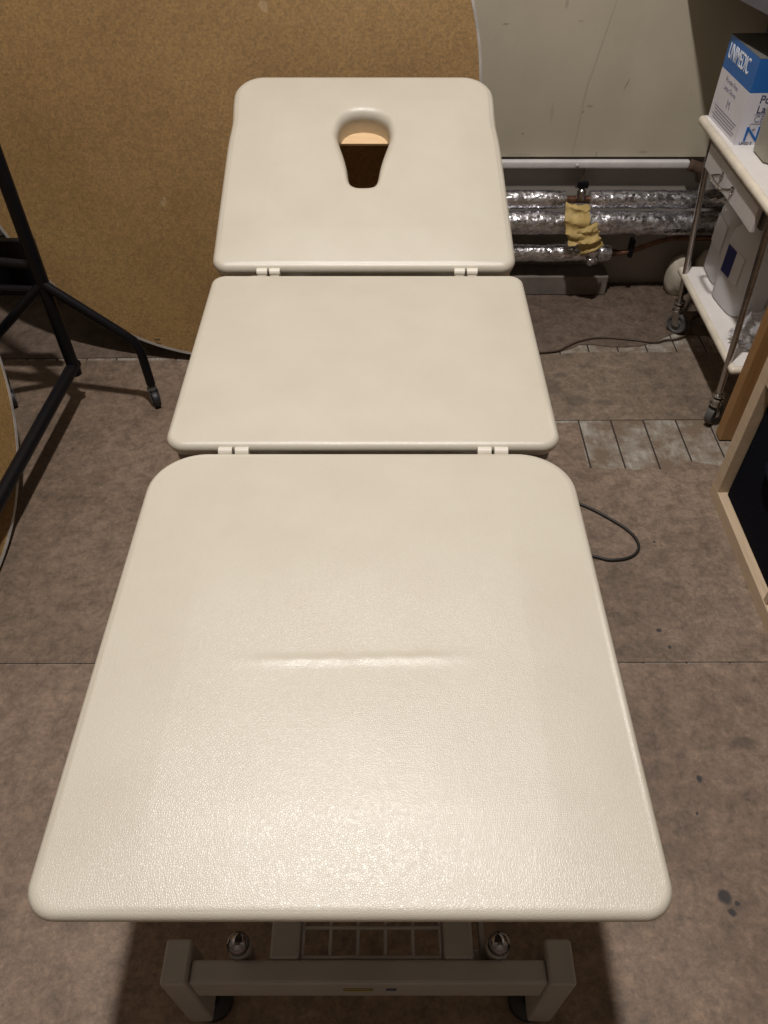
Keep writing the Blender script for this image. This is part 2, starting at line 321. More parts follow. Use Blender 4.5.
# ---------------------------------------------------------------- treatment couch
def rrect(hw, y0, y1, rads, d, n_side=40, n_cor=16, pinch=0.0):
    """outline inset by d; rads = near-right, far-right, far-left, near-left"""
    xs = [(hw, y0), (hw, y1), (-hw, y1), (-hw, y0)]; pts = []
    ang0 = [-90, 0, 90, 180]
    cs = []
    for (x, y), r in zip(xs, rads):
        rr = max(r - d, 0.004); cx = x - math.copysign(d + rr, x); cy = y + (d + rr if y == y0 else -(d + rr)); cs.append((cx, cy, rr))
    for i in range(4):
        cx, cy, rr = cs[i]; arc = [(cx + rr * math.cos(R(ang0[i] + 90 * j / n_cor)), cy + rr * math.sin(R(ang0[i] + 90 * j / n_cor))) for j in range(n_cor + 1)]
        pts += arc
        nx, ny, nr = cs[(i + 1) % 4]; a1 = ang0[(i + 1) % 4]
        q = (nx + nr * math.cos(R(a1)), ny + nr * math.sin(R(a1))); p = arc[-1]
        pts += [(p[0] + (q[0] - p[0]) * j / n_side, p[1] + (q[1] - p[1]) * j / n_side) for j in range(1, n_side)]
    if pinch:   # head section: slight waist near the far end and a slight taper of the right side
        pts = [((x - math.copysign(pinch * math.exp(-((y - 0.47) / 0.05) ** 2), x)) if abs(x) > hw * 0.6 else x, y) for x, y in pts]
        pts = [(x - 0.017 * (y / 0.64) ** 1.3 * (x + hw) / (2 * hw), y) for x, y in pts]
    return pts
def cushion(name, hw, y0, y1, rads, t, fil, bump, parent, hole=None, pinch=0.0, crown=0.004):
    bm = bmesh.new(); loops = []
    def add(pts, zf): loops.append([bm.verts.new((x, y, zf(x, y) if callable(zf) else zf)) for x, y in pts])
    add(rrect(hw, y0, y1, rads, 0.016, pinch=pinch), -t); add(rrect(hw, y0, y1, rads, 0.010, pinch=pinch), -t + 0.003); add(rrect(hw, y0, y1, rads, 0.004, pinch=pinch), -fil - (t - fil) * 0.45)
    for j in range(0, 10):
        a = R(9 * j); add(rrect(hw, y0, y1, rads, fil * (1 - math.cos(a)), pinch=pinch), -fil + fil * math.sin(a) * (1 - 0.0))
    inner = rrect(hw, y0, y1, rads, fil, pinch=pinch); K = 90
    if hole is None:
        cy = (y0 + y1) / 2; half = 0.0
        for k in range(0, K):
            s = (k / K)
            pts = []
            for x, y in inner:
                ty = cy + max(-abs(half), min(abs(half), y - cy)) * (1 if half > 0 else 0)
                tx = 0 if half > 0 else 0
                pts.append((x + (tx - x) * s, y + (ty - y) * s))
            def zf(x, y):
                dx = 1 - (x / hw) ** 2; dy = 1 - ((y - cy) / ((y1 - y0) / 2)) ** 2
                return crown * min(1, 1.8 * dx) * min(1, 1.8 * dy) + bump(x, y)
            add(pts, zf)
        c = bm.verts.new((0, cy, crown + bump(0, cy)))
    else:
        hc, hp = hole
        pol = sorted((math.atan2(y - hc[1], x - hc[0]), math.hypot(x - hc[0], y - hc[1])) for x, y in hp)
        pol = [(pol[-1][0] - 2 * math.pi, pol[-1][1])] + pol + [(pol[0][0] + 2 * math.pi, pol[0][1])]
        def rad(a):
            for (a0, r0), (a1, r1) in zip(pol, pol[1:]):
                if a0 <= a <= a1: return r0 + (r1 - r0) * (a - a0) / max(1e-9, a1 - a0)
            return pol[0][1]
        angs = [math.atan2(y - hc[1], x - hc[0]) for x, y in inner]
        hf = 0.022
        def hring(d): return [(hc[0] + (rad(a) + d) * math.cos(a), hc[1] + (rad(a) + d) * math.sin(a)) for a in angs]
        ho = hring(hf)
        def zf(x, y):
            cy = (y0 + y1) / 2; dx = 1 - (x / hw) ** 2; dy = 1 - ((y - cy) / ((y1 - y0) / 2)) ** 2
            return crown * min(1, 1.8 * dx) * min(1, 1.8 * dy) + bump(x, y)
        for k in range(0, K + 1):
            s = (k / K); s = 1 - (1 - s) ** 1.25
            add([(a[0] + (b[0] - a[0]) * s, a[1] + (b[1] - a[1]) * s) for a, b in zip(inner, ho)], zf)
        z_ = [zf(*p) for p in ho]
        for j in range(1, 10):
            a = R(10 * j); hr = hring(hf * (1 - math.sin(a)))
            loops.append([bm.verts.new((x, y, zz - hf * (1 - math.cos(a)))) for (x, y), zz in zip(hr, z_)])
        add(hring(0.0), -t)
    for a, b in zip(loops, loops[1:]):
        n = len(a)
        for j in range(n): bm.faces.new((a[j], a[(j + 1) % n], b[(j + 1) % n], b[j]))
    if hole is None:
        a = loops[-1]
        for j in range(len(a)): bm.faces.new((a[j], a[(j + 1) % len(a)], c))
        bm.faces.new(loops[0])
    else:
        a, b = loops[0], loops[-1]
        for j in range(len(a)): bm.faces.new((a[j], a[(j + 1) % len(a)], b[(j + 1) % len(a)], b[j]))
    return obj(name, bm, M['leather'], parent, True)
couch = thing('treatment_couch', 'cream vinyl three-section treatment couch with face hole, in the middle of the floor', 'treatment couch', (-0.035, 0.237, 0))
TOPZ = 0.579; HW = 0.333
g = lambda x, s: math.exp(-(x / s) ** 2)
def b_foot(x, y):
    ln = 0.0019 * g(y - (0.302 + 0.003 * math.sin(x * 9) + 0.0006 * math.sin(x * 160)), 0.0062) * (1 if abs(x) < 0.075 else g(abs(x) - 0.075, 0.055)) * (1 - 0.5 * g(x + 0.005, 0.012))
    broad = -0.003 * g(y - 0.32, 0.10) * g(x, 0.2) + 0.0015 * math.sin(7 * x + 3) * math.sin(6 * y)
    return ln + broad
foot = cushion('foot_section', HW, 0.0, 0.695, (0.036, 0.085, 0.085, 0.036), 0.034, 0.009, b_foot, couch, crown=0.005)
foot.location = (0, 0.0015, TOPZ)
def b_mid(x, y):
    return 0.0022 * g(x + 0.235, 0.016) * g(y - 0.535, 0.008) + 0.0022 * g(x - 0.06, 0.012) * g(y - 0.525, 0.008) - 0.002 * g(y - 0.05, 0.04) + 0.0007 * math.sin(x * 130 + 3 * math.sin(x * 41)) * g(y - 0.022, 0.012) * g(x, 0.2)
mid = cushion('middle_section', HW - 0.006, 0.0, 0.545, (0.034, 0.03, 0.03, 0.034), 0.034, 0.012, b_mid, couch, crown=0.005)
mid.location = (0, 0.712, TOPZ)
hp = [(-0.009, 0.493), (-0.037, 0.486), (-0.058, 0.463), (-0.067, 0.418), (-0.061, 0.387), (-0.050, 0.346), (-0.042, 0.305), (-0.036, 0.262), (-0.024, 0.247), (-0.006, 0.244), (0.017, 0.247), (0.027, 0.262), (0.033, 0.305), (0.041, 0.346), (0.052, 0.387), (0.057, 0.418), (0.049, 0.463), (0.023, 0.486)]
hp = [(x, y) for x, y in hp]
# denser smooth hole outline
hs = smoothpath([(x, y, 0) for x, y in hp + [hp[0]]], 5); hp2 = [(v.x, v.y) for v in hs[:-1]]
head = cushion('head_section', 0.327, 0.0, 0.640, (0.034, 0.075, 0.075, 0.034), 0.050, 0.015, lambda x, y: 0.0, couch, hole=((-0.005, 0.37), hp2), pinch=0.004, crown=0.008)
HEADA = 17
head.location = (-0.008, 1.277, TOPZ + 0.003); head.rotation_euler = (R(HEADA), 0, 0)
def board(name, pts, parent, cut=None):
    bm = bmesh.new(); prism(bm, pts, -0.048, -0.0345)
    return obj(name, bm, M['under'], parent)
board('base_board', rrect(HW, 0, 0.695, (0.036, 0.085, 0.085, 0.036), 0.012, 2, 8), foot)
board('base_board', rrect(HW - 0.006, 0, 0.545, (0.034, 0.03, 0.03, 0.034), 0.012, 2, 8), mid)
# plywood head board with a smaller straight-edged opening
bm = bmesh.new()
o_ = [(-0.32, 0.006), (0.32, 0.006), (0.32, 0.56), (0.25, 0.634), (-0.25, 0.634), (-0.32, 0.56)]
i_ = [(-0.055, 0.20), (0.045, 0.20), (0.085, 0.43), (0.085, 0.452), (-0.095, 0.452), (-0.095, 0.43)]
for z in (-0.056, -0.0505):
    a = [bm.verts.new((x, y, z)) for x, y in o_]; b = [bm.verts.new((x, y, z)) for x, y in i_]
    for j in range(6): bm.faces.new((a[j], a[(j + 1) % 6], b[(j + 1) % 6], b[j]))
    if z < -0.055: a0, b0 = a, b
for j in range(6):
    k = (j + 1) % 6; bm.faces.new((a[j], a[k], a0[k], a0[j])); bm.faces.new((b[j], b[k], b0[k], b0[j]))
obj('head_board', bm, M['ply'], head)['label'] = 'bare pale plywood base showing inside the face hole'
# hinges
def hinge(x, y, z):
    bm = bmesh.new()
    for s, l in ((-0.0135, 0.022), (0.0135, 0.022)):
        tube(bm, [(x + s - l / 2, y, z), (x + s + l / 2, y, z)], 0.0085, 12)
        box(bm, (x + s, y - 0.002, z - 0.02), (l * 0.9, 0.014, 0.036), 0.002)
    obj('hinge', bm, M['hinge'], couch, True, 35)
for x in (-0.209, 0.2115): hinge(x, 0.7035, TOPZ - 0.006)
for x in (-0.211, 0.209): hinge(x, 1.272, TOPZ - 0.004)
# lower frame (couch local frame: x world+0.035, y world-0.237)
def cobj(name, bm, m=None, parent=None, smooth=False, auto=None):
    o = obj(name, bm, m or M['base'], parent or couch, smooth, auto)
    return o
def wb(c, s): return ((c[0] + 0.035, c[1] - 0.237, c[2]), s)
beam = cobj('cross_beam', B(wb((-0.021, 0.2695, 0.207), (0.48, 0.029, 0.070)), bev=0.004))
T_ = TR(0.035, -0.237, 0)
st = cobj('sticker', B(wb((-0.035, 0.2545, 0.212), (0.040, 0.001, 0.010))), M['skirt'], beam); st['label'] = 'small dark rating label with yellow border'
for dz in (-0.0045, 0.0045): cobj('sticker_border', B(wb((-0.035, 0.2538, 0.212 + dz), (0.038, 0.0008, 0.0012))), M['yellowprint'], beam)
cobj('sticker', B(wb((0.010, 0.2545, 0.212), (0.014, 0.001, 0.009))), M['darkprint'], beam)
beam2 = cobj('cross_beam', B(wb((-0.021, 1.70, 0.207), (0.48, 0.029, 0.070)), bev=0.004))
for x in (-0.279, 0.237):
    for y, yy in ((0.2795, 0.2795), (1.70, 1.70)):
        post = cobj('end_post', B(wb((x, y, 0.137), (0.036, 0.056, 0.226)), bev=0.004))
        cobj('end_cap', B(wb((x, y, 0.2485), (0.032, 0.052, 0.004)), bev=0.0015), M['base'], post)
        bm = bmesh.new(); sx = 0.014 if x < 0 else -0.014
        lathe(bm, [(0.0, 0.001), (0.026, 0.001), (0.028, 0.006), (0.026, 0.014), (0.010, 0.022), (0.008, 0.03), (0, 0.03)], 28, TR(x + 0.035 + sx, y - 0.237 + 0.002, 0))
        cobj('foot_pad', bm, M['rubber'], post, True, 40)
for x in (-0.136, 0.102):
    cobj('base_rail', B(wb((x, 0.985, 0.218), (0.040, 1.402, 0.045)), bev=0.004))
cobj('slim_rail', B(wb((0.138, 0.60, 0.205), (0.007, 0.63, 0.02))))
# wire basket between the rails
bm = bmesh.new()
x0, x1, y0, y1, z = -0.112, 0.078, 0.288, 0.66, 0.232
nx = 5
for i in range(nx + 1):
    x = x0 + (x1 - x0) * i / nx; tube(bm, [(x + 0.035, y0 - 0.237, z), (x + 0.035, y1 - 0.237, z)], 0.0026, 8)
for j in range(11):
    y = y0 + (y1 - y0) * j / 10; tube(bm, [(x0 + 0.035, y - 0.237, z + 0.002), (x1 + 0.035, y - 0.237, z + 0.002)], 0.0026, 8)
cobj('wire_grid', bm, M['base'], None, True)
# chrome ball knobs
for x in (-0.198, 0.156):
    bm = bmesh.new(); lathe(bm, [(0, -0.060), (0.016, -0.060), (0.016, -0.006), (0.013, 0.0), (0, 0.0)], 24, TR(x + 0.035, 0.300 - 0.237, 0.245))
    kb = cobj('knob_stem', bm, M['base'], None, True, 35)
    bm = bmesh.new(); bmesh.ops.create_uvsphere(bm, u_segments=28, v_segments=18, radius=0.0155)
    bmesh.ops.scale(bm, vec=(1, 1, 1.15), verts=bm.verts); bmesh.ops.translate(bm, vec=(x + 0.035, 0.300 - 0.237, 0.254), verts=bm.verts)
    cobj('chrome_knob', bm, M['knob'], kb, True)
cobj('brake_plate', B(wb((0.125, 0.290, 0.165), (0.03, 0.05, 0.006)), bev=0.002), M['base'])
# lifting arms, upper frame, actuator
for x in (-0.19, 0.15):
    for (ya, yb) in ((0.75, 1.00), (1.35, 1.60)):
        bm = bmesh.new(); tube(bm, [(x + 0.035, yb - 0.237, 0.235), (x + 0.035, ya - 0.237, 0.46)], 0.014, 12); cobj('lift_arm', bm, M['base'], None, True)
for x in (-0.19, 0.15):
    cobj('upper_rail', B(wb((x, 1.06, 0.482), (0.03, 1.02, 0.045)), bev=0.003))
for y in (0.62, 1.40):
    cobj('upper_cross_rail', B(wb((-0.02, y, 0.482), (0.34, 0.03, 0.04)), bev=0.003))
bm = bmesh.new(); tube(bm, [(0.015, 0.62, 0.24), (0.015, 1.0, 0.44)], 0.024, 16); act = cobj('actuator', bm, M['lid'], None, True, 40)
bm = bmesh.new(); tube(bm, [(0.015, 1.0, 0.44), (0.015, 1.09, 0.475)], 0.011, 14); cobj('actuator_rod', bm, M['chrome'], act, True, 40)
# prop stay lifting the head section
for x in (-0.1, 0.12):
    bm = bmesh.new(); tube(bm, [(x, 1.15, 0.47), (x, 1.50, 0.575)], 0.009, 12); cobj('head_stay', bm, M['dullchrome'], None, True)

# ---------------------------------------------------------------- round cork boards
def disc(name, label, Mx, R_=0.717, th=0.03):
    """local: disc lies in XY, front face at z=+; origin at bottom edge point of the front face"""
    t = thing(name, label, 'round table top'); t.matrix_world = Mx
    bm = bmesh.new(); lathe(bm, [(0, 0.0), (R_ - 0.006, 0.0), (R_ - 0.006, -th), (0, -th)], 160, TR(0, R_, 0)); f = obj('cork_face', bm, M['cork'], t)
    bm = bmesh.new(); lathe(bm, [(R_ - 0.007, 0.0015), (R_, 0.0015), (R_, -th - 0.0015), (R_ - 0.007, -th - 0.0015), (R_ - 0.007, 0.0015)], 160, TR(0, R_, 0)); obj('metal_rim', bm, M['rim'], t, True, 30)
    return t
th1 = 0.30
X = Vector((1, 0, 0)); U = Vector((0, math.sin(th1), math.cos(th1))); Nn = X.cross(U)
Mx1 = Matrix.Translation((-0.460, 1.994, 0.011)) @ Matrix((X, U, Nn)).transposed().to_4x4()
d1 = disc('round_table_top', 'large round cork table top leaning on the back wall behind the couch head', Mx1)
# two dark slots near the rim of the first board
bm = bmesh.new()
for (a, b) in ((-0.232, 0.060), (-0.232, 0.047)):
    box(bm, (a, b, 0.0005), (0.018, 0.004, 0.001), 0.0003)
obj('slot_mark', bm, M['rust'], d1)
th2 = 0.4055
X = Vector((0, 1, 0)); U = Vector((-math.sin(th2), 0, math.cos(th2))); Nn = X.cross(U)
Mx2 = Matrix.Translation((-0.901, 1.14, 0.014)) @ Matrix((X, U, Nn)).transposed().to_4x4()
disc('round_table_top', 'round cork table top leaning away at the left edge, under the black rail', Mx2)

# ---------------------------------------------------------------- black wheeled frame
def castor(parent, x, y, z_top, r, wm, wheel_w=0.016, heading=0, fm=None, cover=False):
    T = TR(x, y, 0) @ RZ(heading)
    bm = bmesh.new(); lathe(bm, [(0, z_top), (r * 0.42, z_top), (r * 0.42, z_top - 0.012), (r * 0.5, z_top - 0.016), (r * 0.5, z_top - 0.022), (0, z_top - 0.022)], 22, T)
    for s in (-1, 1):
        b2 = [(-0.012, z_top - 0.018), (0.012, z_top - 0.018), (r * 0.35 + 0.008, r - 0.006), (r * 0.35 - 0.010, r - 0.006)]
        prism(bm, b2, -0.001, 0.001, T @ TR(0, s * (wheel_w / 2 + 0.003), 0) @ RX(90))
    c = obj('castor', bm, fm or M['dullchrome'], parent, True, 30)
    bm = bmesh.new(); w2 = wheel_w / 2
    lathe(bm, [(0, -w2), (r * 0.35, -w2), (r * 0.40, -w2 * 0.6), (r * 0.72, -w2 * 0.6), (r * 0.78, -w2), (r * 0.93, -w2), (r, -w2 * 0.5), (r, w2 * 0.5), (r * 0.93, w2), (r * 0.78, w2), (r * 0.72, w2 * 0.6), (r * 0.40, w2 * 0.6), (r * 0.35, w2), (0, w2)], 36, T @ TR(r * 0.35, 0, r) @ RX(90))
    obj('wheel', bm, wm, c, True, 35)
    return c
fr = thing('wheeled_frame', 'black tubular frame on castors standing at the left edge', 'metal frame', (-0.872, 1.795, 0))
def fo(name, pts, r): 
    bm = bmesh.new(); tube(bm, [(x + 0.872, y - 1.795, z) for x, y, z in pts], r, 16); return obj(name, bm, M['black'], fr, True, 40)
fo('post', [(-0.872, 1.795, 0.10), (-0.876, 1.795, 0.40), (-0.884, 1.795, 1.25)], 0.017)
fo('bottom_rail', [(-0.872, 1.812, 0.125), (-0.905, 1.20, 0.125), (-0.925, 0.42, 0.125)], 0.0175)
fo('post', [(-0.925, 0.43, 0.0), (-0.937, 0.43, 1.25)], 0.017)
fo('top_rail', [(-0.884, 1.795, 1.24), (-0.937, 0.43, 1.24)], 0.017)
for s, cx in ((1, -0.668), (-1, -1.075)):
    fo('leg', [(-0.874 + s * 0.0, 1.79, 0.385), (cx + s * -0.035, 1.786, 0.238), (cx - s * 0.012, 1.786, 0.215), (cx, 1.786, 0.18), (cx + s * 0.004, 1.786, 0.07)], 0.0125)
    castor(fr, cx + s * 0.004 - (-0.872), 1.786 - 1.795, 0.075, 0.025, M['rubber'], 0.018, heading=-60, fm=M['greywheel'])
fo('cross_bar', [(-0.878, 1.80, 0.43), (-1.22, 1.86, 0.43)], 0.012)
fo('cross_bar', [(-0.878, 1.80, 0.36), (-1.22, 1.86, 0.34)], 0.012)
bm = bmesh.new(); box(bm, (-1.04 + 0.872, 1.90 - 1.795, 0.37), (0.26, 0.02, 0.16), 0.004); obj('back_panel', bm, M['black'], fr)

# ---------------------------------------------------------------- wall services
tr_ = thing('wall_trunking', 'white plastic conduit running along the wall above the foil pipes', 'conduit', (0, 2.448, 0.418))
bm = bmesh.new(); box(bm, (-0.1425, 0, 0), (2.185, 0.022, 0.024), 0.006, 3); obj('conduit_body', bm, M['trunk'], tr_, True, 40)
bm = bmesh.new(); tube(bm, [(0.950, -0.002, 0.0), (0.960, -0.004, -0.004), (0.99, -0.004, -0.012), (1.0, -0.004, -0.05)], 0.017, 12); obj('end_elbow', bm, M['rust'], tr_, True)
bm = bmesh.new(); lathe(bm, [(0, 0), (0.006, 0), (0.005, 0.004), (0, 0.005)], 12, TR(0.60, -0.011, 0.0) @ RX(90)); obj('screw', bm, M['drawer'], tr_, True)
def lagged(name, label, segs, y, z, r, z2=None):
    t = thing(name, label, 'pipe', (0, y, z))
    bm = bmesh.new(); tube(bm, [(-1.45, 0, 0), (1.70, 0, 0)] if len(segs) > 1 or segs[-1][1] > 1 else [(-1.45, 0, 0), (segs[-1][1] + 0.02, 0, 0)], r * 0.42, 14); obj('pipe_core', bm, M['copper'], t, True)
    rnd = random.Random(int(z * 1000))
    for a, b in segs:
        bm = bmesh.new(); n = max(4, int((b - a) / 0.025)); pts = []; rs = []
        for i in range(n + 1):
            u = i / n; pts.append((a + (b - a) * u, 0.0015 * rnd.uniform(-1, 1), 0.0015 * rnd.uniform(-1, 1))); rs.append(r * (1 + rnd.uniform(-0.045, 0.045)) * (0.86 if i in (0, n) else 1))
        tube(bm, pts, r, 28, True, rs); obj('foil_lagging', bm, M['foil'], t, True, 60)
    return t
lagged('lagged_pipe', 'topmost foil-lagged pipe along the back wall, broken by a yellow joint', [(-1.44, 0.572), (0.648, 1.69)], 2.405, 0.325, 0.0275)
lagged('lagged_pipe', 'thickest foil-lagged pipe, second below the white conduit', [(-1.44, 1.69)], 2.375, 0.262, 0.036)
pc = lagged('lagged_pipe', 'lowest foil-lagged pipe that ends in bare copper', [(-1.44, 0.745)], 2.385, 0.155, 0.029)
bm = bmesh.new(); tube(bm, smoothpath([(0.74, 0, 0), (0.80, 0, 0.002), (0.86, 0, 0.025), (0.92, 0, 0.045), (1.02, 0, 0.050), (1.65, 0, 0.052)], 5), 0.0085, 12); obj('copper_pipe', bm, M['copper'], pc, True)['label'] = 'bare tarnished copper pipe'
bm = bmesh.new(); box(bm, (0.812, -0.0, 0.018), (0.014, 0.03, 0.06), 0.003); obj('pipe_clip', bm, M['black'], pc)
# yellow wrap
wr = thing('pipe_joint_wrap', 'crumpled yellow insulation wrap slanting across the foil pipes', 'insulation wrap', (0.612, 2.308, 0.24))
rnd = random.Random(3)
def blanket(path, widths, thick, seed, bulge=0.012):
    """folded strip: thick crumpled sheet following path (x, y, z) with half widths across"""
    bm = bmesh.new(); rnd = random.Random(seed); top = []; sp = [Vector(p) for p in path]; nW = 10; F = []; Bk = []
    for i, p in enumerate(sp):
        t = (sp[min(i + 1, len(sp) - 1)] - sp[max(i - 1, 0)]).normalized(); across = Vector((t.z, 0, -t.x)).normalized(); w_ = widths[i]
        rowf, rowb = [], []
        for j in range(nW + 1):
            u = j / nW * 2 - 1
            q = p + across * w_ * u + Vector((0, 0.008 * u * u, 0)) + Vector((0, -bulge * (0.5 + 0.5 * math.sin(i * 1.15 + u * 1.4)) * (1 - u * u * 0.5), 0)) + Vector([rnd.uniform(-1, 1) for _ in range(3)]) * 0.0022
            rowf.append(bm.verts.new(q)); rowb.append(bm.verts.new(q + Vector((0, thick, 0))))
        F.append(rowf); Bk.append(rowb)
    n = len(sp)
    for i in range(n - 1):
        for j in range(nW):
            bm.faces.new((F[i][j], F[i][j + 1], F[i + 1][j + 1], F[i + 1][j])); bm.faces.new((Bk[i][j], Bk[i][j + 1], Bk[i + 1][j + 1], Bk[i + 1][j]))
        bm.faces.new((F[i][0], F[i + 1][0], Bk[i + 1][0], Bk[i][0])); bm.faces.new((F[i][-1], F[i + 1][-1], Bk[i + 1][-1], Bk[i][-1]))
    for k in (0, -1):
        for j in range(nW): bm.faces.new((F[k][j], F[k][j + 1], Bk[k][j + 1], Bk[k][j]))
    return bm
p1 = smoothpath([(-0.012, 0.030, 0.098), (-0.014, 0.010, 0.080), (-0.010, -0.004, 0.050), (-0.004, -0.012, 0.022), (0.002, -0.018, -0.004)], 4)
obj('wrap_upper', blanket(p1, [0.038 + 0.002 * math.sin(i * 1.3) - 0.0008 * max(0, i - 9) for i in range(len(p1))], 0.006, 5), M['yellow'], wr, True, 40)
p2 = smoothpath([(0.012, -0.010, 0.044), (0.022, -0.020, 0.020), (0.034, -0.020, -0.004), (0.046, -0.014, -0.026), (0.052, -0.006, -0.038)], 4)
obj('wrap_lower', blanket(p2, [0.036 + 0.003 * math.sin(i * 1.7) for i in range(len(p2))], 0.006, 9), M['yellow'], wr, True, 40)
p3 = smoothpath([(0.050, 0.000, -0.032), (0.056, -0.010, -0.052), (0.056, -0.010, -0.072), (0.050, 0.002, -0.088)], 4)
obj('foil_end', blanket(p3, [0.025 - 0.0009 * i for i in range(len(p3))], 0.008, 4, 0.008), M['foil'], wr, True, 50)
vl = thing('pipe_valve', 'small dark valve on the top pipe beside the yellow wrap', 'valve', (0.617, 2.39, 0.352))
bm = bmesh.new(); lathe(bm, [(0, -0.02), (0.014, -0.02), (0.014, 0.004), (0.011, 0.010), (0.006, 0.014), (0, 0.014)], 16); obj('valve_body', bm, M['dullchrome'], vl, True, 35)
bm = bmesh.new(); box(bm, (0, 0, 0.026), (0.034, 0.012, 0.022), 0.004); obj('valve_handle', bm, M['black'], vl)
bm = bmesh.new(); tube(bm, [(0.628, 2.452, 0.412), (0.629, 2.452, 0.37), (0.622, 2.44, 0.352)], 0.0018, 8); tag(obj('wall_wire', bm, M['bcable'], None, True), 'thin wire hanging from the white conduit to the pipe valve', 'wire')

# upper steel shelf on the wall, top right
sh = thing('wall_shelf', 'grey steel wall shelf at the top right above the glove box', 'shelf', (1.265, 2.18, 0.932))
bm = bmesh.new(); prism(bm, [(0.44, 0.279), (-0.464, 0.279), (-0.357, -0.275), (0.44, -0.275)], 0.0, 0.022); obj('shelf_board', bm, M['steel'], sh)
bm = bmesh.new(); prism(bm, [(-0.4645, 0.279), (-0.4705, 0.279), (-0.3635, -0.275), (-0.3575, -0.275)], -0.012, 0.024); obj('edge_lip', bm, M['steel'], sh)
for x in (-0.2, 0.3):
    bm = bmesh.new()
    a = [bm.verts.new((x - 0.003, yy, zz)) for yy, zz in ((0.275, 0), (-0.12, 0), (0.275, -0.18))]; b = [bm.verts.new((x + 0.003, yy, zz)) for yy, zz in ((0.275, 0), (-0.12, 0), (0.275, -0.18))]
    bm.faces.new(a); bm.faces.new(b)
    for i in range(3): bm.faces.new((a[i], a[(i + 1) % 3], b[(i + 1) % 3], b[i]))
    obj('bracket', bm, M['steel'], sh)

# ---------------------------------------------------------------- trolley
TX, TY = 0.915, 1.70
ty = thing('instrument_trolley', 'white two-tier trolley on chrome legs and castors at the right', 'trolley', (TX, TY, 0))
TRAY = 0.63
def tl(p): return (p[0] - TX, p[1] - TY, p[2])
bm = bmesh.new(); box(bm, tl((1.110, 1.975, TRAY - 0.012)), (0.49, 0.57, 0.024), 0.0115, 4); tray = obj('top_tray', bm, M['cream'], ty, True, 60)
bm = bmesh.new(); box(bm, tl((1.110, 1.975, TRAY + 0.0005)), (0.464, 0.544, 0.001), 0.0004, 1); obj('tray_surface', bm, M['white'], tray)
bm = bmesh.new(); box(bm, tl((1.127, 1.941, 0.194)), (0.43, 0.538, 0.022), 0.0105, 4); low = obj('lower_shelf', bm, M['cream'], ty, True, 60)
bm = bmesh.new(); box(bm, tl((1.127, 1.941, 0.2055)), (0.406, 0.514, 0.001), 0.0004, 1); obj('shelf_surface', bm, M['white'], low)
for (xa, ya, xb, yb) in ((0.918, 1.695, 0.900, 1.740), (0.934, 2.165, 0.885, 2.172), (1.33, 1.695, 1.31, 1.740), (1.33, 2.165, 1.31, 2.172)):
    bm = bmesh.new(); tube(bm, [tl((xa, ya, 0.088)), tl((xb, yb, TRAY - 0.022))], 0.0085, 16); lg = obj('leg', bm, M['dullchrome'], ty, True, 40)
    bm = bmesh.new()
    for zz in (0.092, 0.104): lathe(bm, [(0.008, zz - 0.004), (0.0165, zz - 0.003), (0.0165, zz + 0.003), (0.008, zz + 0.004)], 20, TR(*tl((xa, ya, 0))))
    obj('leg_collar', bm, M['chrome'], lg, True, 40)
    castor(ty, xa - TX, ya - TY, 0.092, 0.033, M['greywheel'], 0.02, heading=-40 if ya > 2 else 40)
dr = bmesh.new(); box(dr, tl((1.105, 1.96, 0.566)), (0.40, 0.36, 0.068), 0.002)
cab = obj('drawer_case', dr, M['skirt'], ty)
dr = bmesh.new(); box(dr, tl((0.887, 1.965, 0.560)), (0.014, 0.385, 0.064), 0.004); drw = obj('drawer', dr, M['drawer'], ty)
bm = bmesh.new()
hx = 0.880
tube(bm, smoothpath([tl((hx, 1.935, 0.562)), tl((hx - 0.024, 1.937, 0.562)), tl((hx - 0.032, 1.948, 0.562)), tl((hx - 0.032, 2.01, 0.562)), tl((hx - 0.024, 2.021, 0.562)), tl((hx, 2.023, 0.562))], 5), 0.0045, 12)
for yy in (1.935, 2.023): lathe(bm, [(0, 0), (0.010, 0), (0.009, 0.004), (0, 0.005)], 18, TR(*tl((hx, yy, 0.562))) @ RY(-90))
obj('drawer_handle', bm, M['chrome'], drw, True, 60)
# glove box
Gz = TRAY + 0.001
gb = thing('glove_box', 'white and blue cardboard box of gloves standing on the trolley top', 'box', (0.8925, 2.042, Gz), R(2.0))
GW, GD, GH = 0.20, 0.20, 0.198
box_body = B(((GW / 2, GD / 2, GH / 2 * 0.62), (GW, GD, GH * 0.62))); gbo = obj('box_body', box_body, M['card'], gb)
obj('blue_band', B(((GW / 2, GD / 2, GH * 0.81), (GW, GD, GH * 0.38))), M['blue'], gb)
bm = bmesh.new(); box(bm, (GW / 2, GD / 2, GH + 0.0005), (GW, GD, 0.001)); obj('box_top', bm, M['cardtop'], gb)
# left face runs along +y: lettering faces -x ; text x axis -> -y
LF = lambda y, z: TR(-0.0004, y, z) @ Matrix(((0, 0, -1, 0), (-1, 0, 0, 0), (0, 1, 0, 0), (0, 0, 0, 1)))
NF = lambda x, z: TR(x, -0.0004, z) @ RX(90)
text('lettering', 'UNIMEDIC', 0.050, LF(0.186, 0.150), M['whiteprint'], gb, sx=0.60)
text('lettering', 'Powder Free', 0.016, LF(0.155, 0.104), M['greyprint'], gb)
text('lettering', 'Latex Gloves', 0.016, LF(0.155, 0.086), M['greyprint'], gb)
text('lettering', 'M', 0.030, LF(0.11, 0.054), M['greyprint'], gb)
bm = bmesh.new()
for k in range(5): box(bm, (-0.0004, 0.10, 0.040 - 0.007 * k), (0.0008, 0.16 - 0.012 * (k % 3), 0.0022))
obj('small_print', bm, M['greyprint'], gb)
text('lettering', 'Powder', 0.026, NF(0.03, 0.100), M['darkprint'], gb)
